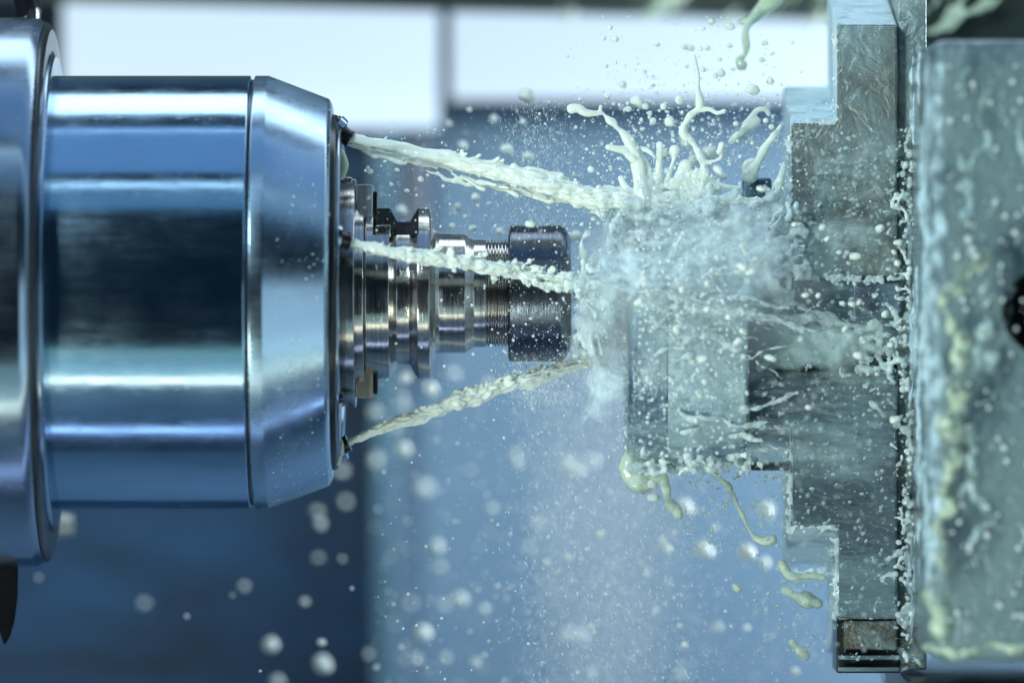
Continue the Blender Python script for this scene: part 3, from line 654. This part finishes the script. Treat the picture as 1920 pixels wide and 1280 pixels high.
for k in range(26):
    x = R.uniform(1790, 1960); y0 = R.uniform(80, 1000); L = R.uniform(40, 190); sl = R.uniform(-.5, .5)
    cf += path([(x, y0, CHY+2, 4), (x+sl*L*.5, y0+L*.5, CHY+3, R.uniform(5, 10)), (x+sl*L+R.uniform(-10, 10), y0+L, CHY+3, R.uniform(2, 6))], 4, 10, .6, .03, k)
tag(liquid('coolant_film', cf, thin('chuck_film', (.34, .48, .48), .1), 2.8, 5, 22, 6), 'blurred smears and trickles of coolant on the chuck body face', 'coolant film', kind='stuff')
# directional wisps flung from the impact towards the chuck
ws = []
for k in range(48):
    a = R.gauss(-.05, .34); q = R.uniform(60, 250); L = R.uniform(40, 190); x = 1120+math.cos(a)*q; y = 540-math.sin(a)*q
    dx, dy = math.cos(a)*L, -math.sin(a)*L+R.gauss(0, 12); z = R.uniform(-300, -245); r0 = R.uniform(1.6, 4.2)
    ws += path([(x+dx*t, y+dy*t+12*t*t+R.gauss(0, 4), z+40*t, r0*(1-.6*t)*R.uniform(.6, 1.5)) for t in (0, .25, .5, .75, 1)], 2.2, 3, .6, .05, k)
tag(liquid('splash_wisps', ws, M_THIN, 1.8, 3, 10, 2), 'fine white wisps flung from the impact point toward the chuck', 'splash', kind='stuff')
# foam along the seam of chuck and jaws
R = random.Random(31)
fm = []
for k in range(300):
    y = R.uniform(230, 1240); w_ = 1+noise.noise((y*.012, 7, 1)); x = 1704+R.gauss(0, 7)*w_+9*noise.noise((y*.02, 2, 1)); fm.append((x, y, R.uniform(-150, -40), R.uniform(2.5, 6.5)*(.6+.5*w_)))
fm += cloud(1690, 600, -110, 14, 120, 12, 70, 1.8, 5) + cloud(1694, 470, -110, 14, 70, 12, 40, 1.8, 5) + cloud(1696, 1000, -110, 8, 130, 12, 40, 3, 8)
tag(liquid('foam', fm, M_THIN, 2.2, 2, 10, 2), 'ragged foam clinging to the seam of chuck and jaws', 'foam', kind='stuff')
# white water running down the chuck edge
R = random.Random(33); we = []
for k in range(60):
    d = R.uniform(0, 1); x = 1748-10*d if d < .3 else 1744; y0 = R.uniform(70, 1000); L = R.uniform(80, 320); z = CHY+20+900*d*d
    x = 960+784*(DPX+z)**-1*(DPX+CHY)+R.uniform(-4, 4)
    we += path([(x, y0, z, 3), (x+R.uniform(-4, 4), y0+L*.5, z, R.uniform(5, 9)), (x+R.uniform(-4, 4), y0+L, z, 3)], 4, 3, .4)
for k in range(60):
    x = 1748+22*R.random()**1.5; y0 = R.uniform(80, 1050); L = R.uniform(60, 260)
    we += path([(x, y0, CHY+6, 2), (x+R.uniform(-5, 5), y0+L*.5, CHY+5, R.uniform(4, 8)), (x+R.uniform(-5, 5), y0+L, CHY+5, 2)], 4, 4, .5)
tag(liquid('foam', we, thin('white_water', (.50, .68, .76), .15), 2.6, 3, 18, 6), 'white coolant streaming down the rounded edge of the chuck', 'foam', kind='stuff')

# ------------------------------------------------------------------ drops
def lump(seed, n=3):
    bm = bmesh.new(); bmesh.ops.create_icosphere(bm, subdivisions=n, radius=1)
    for v in bm.verts: v.co *= 1+.28*noise.noise(v.co*1.1+Vector((seed*3.3, 0, 0)))+.08*noise.noise(v.co*2.4+Vector((0, seed, 0)))
    me = bpy.data.meshes.new('droplet'); bm.to_mesh(me); bm.free(); me.materials.append(M_MILK)
    me.polygons.foreach_set('use_smooth', [True]*len(me.polygons)); return me
LUMPS = [lump(s) for s in range(7)]
ndrop = 0
MARKS = [('the lower nose corner of the spindle', 560, 930), ('the teal post', 720, 1000), ('the foot of the teal post', 720, 1230), ('the drive ring', 655, 740), ('the gripper flange', 790, 690), ('the lowest jet', 880, 790), ('the neck of the tool holder', 850, 430),
 ('the collet nut', 1010, 430), ('the thick drip', 1225, 920), ('the slanting coolant strand', 1380, 950), ('the fat flying lump', 1505, 1120), ('the second lower jaw step', 1480, 1050), ('the top nozzle', 650, 255), ('the left arm of the splash crown', 1110, 208),
 ('the forked tall tendril', 1310, 190), ('the round knob of the splash crown', 1265, 282), ('the clamp dog', 1420, 360), ('the top end of the upper jaw', 1625, 60), ('the inner step of the upper jaw', 1520, 235), ('the bulb of the hanging strand', 1392, 124), ('the gap between the light panels', 835, 240),
 ('the ledge', 990, 215), ('the polished jaw end', 1640, 560), ('the workpiece rim', 1212, 700), ('the middle of the workpiece', 1320, 650), ('the top of the workpiece', 1320, 460), ('the bottom of the workpiece', 1310, 830), ('the impact burst', 1110, 560), ('the foamy chuck seam', 1700, 700), ('the seam beside the upper jaw', 1700, 380),
 ('the foot of the upper jaw', 1560, 480), ('the dark groove of the middle jaw', 1480, 682), ('the first lower jaw step', 1440, 820), ('the middle of the lower jaw', 1590, 860), ('the brown steel insert', 1625, 1185), ('the bottom edge beneath the nut', 1010, 1250), ('the bottom edge beneath the workpiece', 1270, 1250), ('the bottom edge beneath the spindle', 480, 1250), ('the falling mist', 1010, 960), ('the light patch of wall below the jet', 960, 370), ('the uppermost jet', 800, 320)]
def where(px, py, r, y):
    n, mx, my = min(MARKS, key=lambda m: (m[1]-px)**2+(m[2]-py)**2); dx, dy = px-mx, py-my; d = math.hypot(dx, dy)
    side = ('right of' if dx > 0 else 'left of') if abs(dx) > abs(dy)*2 else ('below' if dy > 0 else 'above') if abs(dy) > abs(dx)*2 else (('below and ' if dy > 0 else 'above and ')+('right of' if dx > 0 else 'left of'))
    size = 'tiny' if r < 3.6 else 'small' if r < 5.6 else 'middling' if r < 8.5 else 'large' if r < 12 else 'very large'
    return '%s%s droplet %s%s %s' % (size, ' blurred' if abs(y) > 450 else ' sharp' if abs(y) < 150 else '', 'just ' if d < 35 else '', side, n)
def drop(px, py, y, r, label, group, stretch=1.0, ang=0.0):
    global ndrop
    o = bpy.data.objects.new('droplet', random.choice(LUMPS)); COL.objects.link(o); o.location = V(px, py, y)
    stretch *= random.choice((1, 1, 1.15, 1.35)); o.scale = (r*S*stretch, r*S, r*S); o.rotation_euler = (random.uniform(-.4, .4), ang+random.uniform(-.3, .3), random.uniform(-.3, .3)); ndrop += 1
    return tag(o, where(px, py, r, y), 'droplet', group)
G1 = ('soft blurred coolant droplet drifting in the dark air under the spindle', 'blurred droplets under the spindle')
for px, py, y, r in [(508, 1207, 1100, 14), (606, 1243, 1000, 17), (603, 1203, 500, 6), (600, 980, 1300, 9), (594, 957, 1400, 7), (458, 1098, 1200, 7), (350, 1154, 500, 3.5), (648, 940, 1600, 8), (640, 882, 1600, 8), (520, 1276, 1300, 10), (642, 1047, 900, 4), (660, 1102, 300, 3), (572, 1127, 900, 6), (738, 1132, 200, 3), (705, 1250, 500, 4.5), (690, 1225, 1200, 7), (488, 1257, 100, 2), (436, 1115, 600, 2.5), (270, 1130, 1500, 8), (72, 1082, 900, 4), (704, 772, 1500, 9), (596, 1045, 1300, 6)]:
    drop(px, py, y, r, *G1)
G2 = ('soft blurred white droplet falling in the air below the tool holder', 'blurred droplets below the tool holder')
for px, py, y, r in [(758, 842, 1100, 15), (808, 728, 900, 14), (760, 708, 900, 10), (704, 862, 1700, 11), (795, 915, 1800, 13), (820, 1024, 1200, 12), (862, 1122, 1200, 13), (793, 1185, 1000, 16), (823, 1063, 1500, 9), (832, 1133, 1500, 8), (905, 1141, 1100, 8), (922, 952, 1200, 8), (883, 881, 1300, 6), (780, 1233, 1300, 8), (891, 1240, 900, 8), (770, 1130, 1600, 7), (766, 978, 800, 3), (807, 1123, 800, 3.5), (752, 1212, 500, 4), (907, 1227, 500, 4), (1025, 1054, 500, 6), (1064, 1043, 400, 6), (932, 1097, 400, 5), (970, 868, 1100, 9), (965, 850, 1300, 8), (1064, 868, 1100, 13), (1083, 882, 1000, 13), (1113, 862, 1200, 11), (835, 1233, 1200, 9), (948, 1120, 500, 3), (1010, 980, 1400, 10), (990, 1024, 1500, 9), (757, 760, 1500, 8), (757, 745, 1400, 6), (740, 800, 1700, 9), (850, 700, 1500, 9), (915, 720, 1300, 9)]:
    drop(px, py, y, r, *G2)
G3 = ('white droplet scattered in the blue air below the workpiece', 'droplets below the workpiece')
for px, py, y, r in [(1285, 950, 800, 17), (1320, 1030, 800, 15), (1400, 1035, 700, 16), (1436, 955, 800, 16), (1432, 1055, 900, 12), (1241, 1012, 400, 8), (1250, 1027, 450, 10), (1264, 997, 400, 5), (1128, 1000, 300, 7), (1065, 1044, 400, 6), (1223, 907, -120, 8), (1226, 932, 100, 9), (1108, 1173, 400, 5), (1114, 1184, 200, 4), (1275, 1172, 300, 5), (1286, 1208, 200, 6), (1380, 1100, 200, 7), (1230, 1142, 500, 5), (1090, 1190, 1100, 12), (1340, 990, 600, 6), (1345, 1175, 800, 9), (1273, 1265, 1000, 10), (1110, 1258, 800, 8), (1212, 1074, 500, 6), (1140, 1098, 200, 4), (1065, 1188, 1300, 10), (1400, 1176, 500, 6), (1490, 1258, 500, 8), (1145, 922, 400, 5), (1204, 1057, 500, 4), (1318, 954, 400, 4), (1198, 1050, 400, 3)]:
    drop(px, py, y, r, *G3)
G4 = ('small dark-looking droplet floating against the right light panel', 'droplets before the light panel')
for px, py, y, r in [(988, 178, 250, 13), (1168, 158, 80, 7), (1138, 180, 60, 6), (1132, 72, 60, 5), (1154, 74, 60, 6), (1144, 52, 50, 5), (1136, 124, 20, 4), (1284, 88, 120, 6), (1295, 90, 120, 6), (1334, 41, 100, 7), (1318, 54, 80, 4.5), (1369, 50, 80, 7), (1352, 137, 60, 8), (1342, 142, 60, 5), (1445, 152, 60, 7), (1434, 81, 60, 5), (1428, 112, 60, 5), (1350, 112, 30, 4), (1368, 86, 90, 5), (1314, 92, 30, 4), (1326, 90, 80, 5), (1374, 130, 80, 4), (1412, 168, -20, 10), (1195, 190, 0, 10), (1274, 188, -60, 9), (1210, 200, -40, 6), (1225, 160, 60, 3), (1232, 84, 90, 4), (1064, 106, 40, 3), (1209, 134, 40, 3), (1485, 80, 60, 4), (1450, 100, 60, 3), (1318, 130, 0, 5)]:
    drop(px, py, y, r, *G4)
G5 = ('white droplet caught sharp around the splash crown', 'droplets round the splash crown')
for px, py, y, r in [(1256, 228, -60, 10), (1244, 200, -60, 6), (1178, 205, -60, 5), (1218, 213, -60, 5), (1224, 228, -60, 7), (1108, 318, -60, 7), (1150, 228, -60, 5), (950, 280, 300, 10), (990, 293, 300, 8), (940, 1300, 0, 2), (1380, 232, -60, 5), (1394, 240, -40, 5), (1352, 285, -80, 8), (1290, 268, 150, 12), (1328, 288, 200, 16), (1302, 300, 200, 10), (1245, 288, 50, 10), (1356, 332, -60, 5), (1205, 243, -60, 4), (1262, 254, -60, 4), (1112, 410, -60, 4), (1122, 418, -60, 4), (1080, 442, 200, 10), (1145, 315, 0, 5), (1338, 226, -60, 4), (1370, 300, -60, 4), (1436, 226, -60, 5), (1446, 238, -60, 5)]:
    drop(px, py, y, r, *G5)
G6 = ('small white droplet flying between the upper jet and the tool holder', 'droplets above the tool holder')
for px, py, y, r in [(694, 322, -50, 5), (690, 315, -50, 4), (745, 319, -60, 4), (789, 336, -60, 6), (756, 298, -60, 4), (734, 346, -50, 4), (763, 358, 0, 4), (722, 303, -60, 3), (802, 328, -60, 3), (858, 388, 100, 7), (892, 370, 200, 8), (848, 424, 100, 6), (886, 428, 100, 6), (917, 382, 100, 4), (896, 385, 0, 3), (938, 434, 200, 8), (911, 406, 50, 4), (872, 406, 50, 4), (868, 272, 500, 8), (926, 222, 500, 7), (842, 231, 500, 5), (753, 393, 500, 8), (980, 228, 200, 6), (880, 206, 300, 4), (994, 420, -220, 7)]:
    drop(px, py, y, r, *G6)
R = random.Random(44)
G7 = ('white coolant droplet flying over the drenched workpiece and jaws', 'droplets over the workpiece and jaws')
while ndrop < 250:
    px = R.uniform(1190, 1690); py = R.choice([R.uniform(430, 870), R.gauss(540, 90), R.uniform(300, 700)])
    if py < 240: continue
    drop(px, py, R.uniform(-420, -235) if px < 1400 else R.uniform(-330, -110), 2.5+5*R.random()**2, *G7, stretch=R.uniform(1, 1.5), ang=R.uniform(-1, 1))

def spray(name, N_, fn, label, sub=1, streak=None, mat=None):
    cen = np.zeros((N_, 3)); rad = np.zeros(N_); axes = np.zeros((N_, 3, 3)); 
    for i in range(N_):
        px, py, y, r = fn(); v = V(px, py, y); cen[i] = v; rad[i] = r*S
        if streak: a, s = streak(px, py)
        else: a, s = R.uniform(0, 3.14), R.uniform(1, 1.3)
        ca, sa = math.cos(a), math.sin(a); rad[i] /= s**.3
        axes[i] = [[ca*s, 0, -sa*s], [0, 1, 0], [sa, 0, ca]]
    me = blobs_mesh(name, cen, rad, sub, axes)
    return tag(link(name, me, mat or M_MIST), label, 'spray', kind='stuff')
spray('spray', 3000, lambda: (lambda t, a: (1110+math.cos(a)*t*1.0, 560+math.sin(a)*t*.9, R.uniform(-260, 200), .7+2.2*R.random()**4))(abs(R.gauss(0, 170)), R.uniform(0, 6.28)), 'fine white droplets flying out of the impact burst', 2)
spray('spray', 2600, lambda: (R.gauss(1290, 130), min(420, R.gauss(300, 80)), R.uniform(-250, 300), .8+2.6*R.random()**4), 'fine droplets around the splash crown', 2)
def fall_x():
    while True:
        x = R.gauss(1130, 125)
        if x > 925+R.random()*70 and x < 1560: return x
spray('spray', 13000, lambda: (fall_x(), R.uniform(660, 1300), R.uniform(-900, 1500), .45+1.2*R.random()**3), 'dense fine spray falling in streaks under the nut', 1, lambda x, y: (math.radians(78-(x-1000)*.05+R.gauss(0, 5)), R.uniform(2, 6)))
spray('spray', 1500, lambda: (R.uniform(700, 1560), R.uniform(700, 1290), R.uniform(-1500, 1700), .8+2.6*R.random()**3), 'scattered droplets in the air under the work area', 1)
spray('spray', 1500, lambda: (R.gauss(1005, 36), R.uniform(190, 425), R.uniform(-200, 250), .4+.5*R.random()), 'very fine vertical spray whirled up above the nut', 1, lambda x, y: (math.radians(90+R.gauss(0, 4)), R.uniform(3, 9)))
spray('spray', 900, lambda: (R.gauss(1015, 40), R.uniform(676, 760), R.uniform(-150, 100), .4+.5*R.random()), 'fine spray flung off the underside of the nut', 1, lambda x, y: (math.radians(80+R.gauss(0, 5)), R.uniform(4, 12)))
spray('spray', 700, lambda: (R.uniform(680, 1080), R.uniform(230, 440), R.uniform(-500, 700), .5+1.6*R.random()**3), 'scattered droplets between upper jet and tool holder', 2)
def onjaw():
    y = R.uniform(240, 1240); x = R.uniform(1490 if y < 700 else 1410, 1700); return (x, min(y, 1240), -96-R.random()**2*500, .7+3.2*R.random()**4)
spray('spray', 2800, onjaw, 'beads and flying droplets over the jaw faces', 2, lambda x, y: (math.radians(-25+R.gauss(0, 30)), R.uniform(1, 2)), M_BEAD)
spray('spray', 900, lambda: (R.uniform(1190, 1400), R.uniform(430, 860), -230-R.random()*120, .9+3*R.random()**3.5), 'beads and flying droplets over the workpiece', 2)
spray('spray', 260, lambda: (lambda y: (R.uniform(1780, 1930), y, cz(y)-2, 1.2+4.0*R.random()**2.5))(R.uniform(120, 1200)), 'beads of coolant on the chuck body', 2)
spray('spray', 420, lambda: (R.uniform(1280, 1460), R.uniform(865, 1030), R.uniform(-60, 40), .7+2.5*R.random()**3.5), 'greenish droplets below the first jaw step', 1, lambda x, y: (math.radians(-40+R.gauss(0, 20)), R.uniform(1, 2)), M_MILK2)
def onnose():
    a = R.uniform(-80, 85); x = R.uniform(508, 618); rr = (405.5-(x-504)*.382)
    return x, AX-rr*math.sin(math.radians(a)), -rr*math.cos(math.radians(a)), .5+1.5*R.random()**3
def onnut():
    a = R.uniform(-85, 85); x = R.uniform(956, 1056); rr = 128
    return x, TA-rr*math.sin(math.radians(a)), -rr*math.cos(math.radians(a)), .35+.8*R.random()**3
spray('spray', 260, onnut, 'tiny coolant beads on the collet nut', 1)
def f8(u, v): return (1400+u*300, 600+v*330+60*u, -112)
sheet_of_liquid('splash_sheet', f8, 80, 60, M_V3, 'thin slanting streaky film over the lower jaw face', 5, 37)
def f9(u, v): return (1490+u*210, 240+v*270, -112)
sheet_of_liquid('splash_sheet', f9, 60, 60, M_V3, 'thin streaky film over the upper jaw face', 5, 43)
def f10(u, v): return (1075+u*430, 455+v*130-30*u, -262+40*u)
sheet_of_liquid('splash_sheet', f10, 100, 50, M_V1, 'wide torn white sheet flung from the nut across the workpiece', 14, 51)
spray('spray', 200, onnose, 'tiny coolant beads stuck to the spindle nose', 1)
spray('spray', 350, lambda: (R.uniform(1060, 1480), R.uniform(30, 210), R.uniform(-60, 200), .5+1.8*R.random()**3), 'small droplets before the right light panel', 1)

# tell droplets with the same description apart by height
by = {}
for o in bpy.data.objects:
    if o.get('category') == 'droplet': by.setdefault(o['label'], []).append(o)
for lb, os_ in by.items():
    if len(os_) > 1:
        os_.sort(key=lambda o: -o.location.z)
        nm = ['upper', 'lower'] if len(os_) == 2 else ['topmost', 'middle', 'lowest'] if len(os_) == 3 else None
        for i_, o in enumerate(os_):
            if nm: o['label'] = lb+', the '+nm[i_]
# ------------------------------------------------------------------ mist
def mist(px, py, y, rx, ry, rz, dens, label):
    bm = bmesh.new(); bmesh.ops.create_icosphere(bm, subdivisions=4, radius=1); 
    for v in bm.verts: v.co *= 1+.25*noise.noise(v.co*1.3+Vector((px, 0, 0)))
    c = V(px, py, y)
    for v in bm.verts: v.co = Vector((v.co.x*rx*S, v.co.y*rz*S, v.co.z*ry*S))+c
    return tag(from_bm('mist', bm, fog('mist_air', (.97, .99, 1.0), dens), None, 180), label, 'mist', kind='stuff')
mist(1172, 570, -70, 92, 120, 100, 36, 'thick white mist at the impact point')
mist(1290, 560, -100, 220, 210, 190, 5, 'mist cloud around the impact burst')
mist(1140, 930, 200, 150, 520, 300, 3.6, 'falling mist under the nut')
mist(1300, 560, -240, 230, 170, 80, 14, 'thin mist over the workpiece')
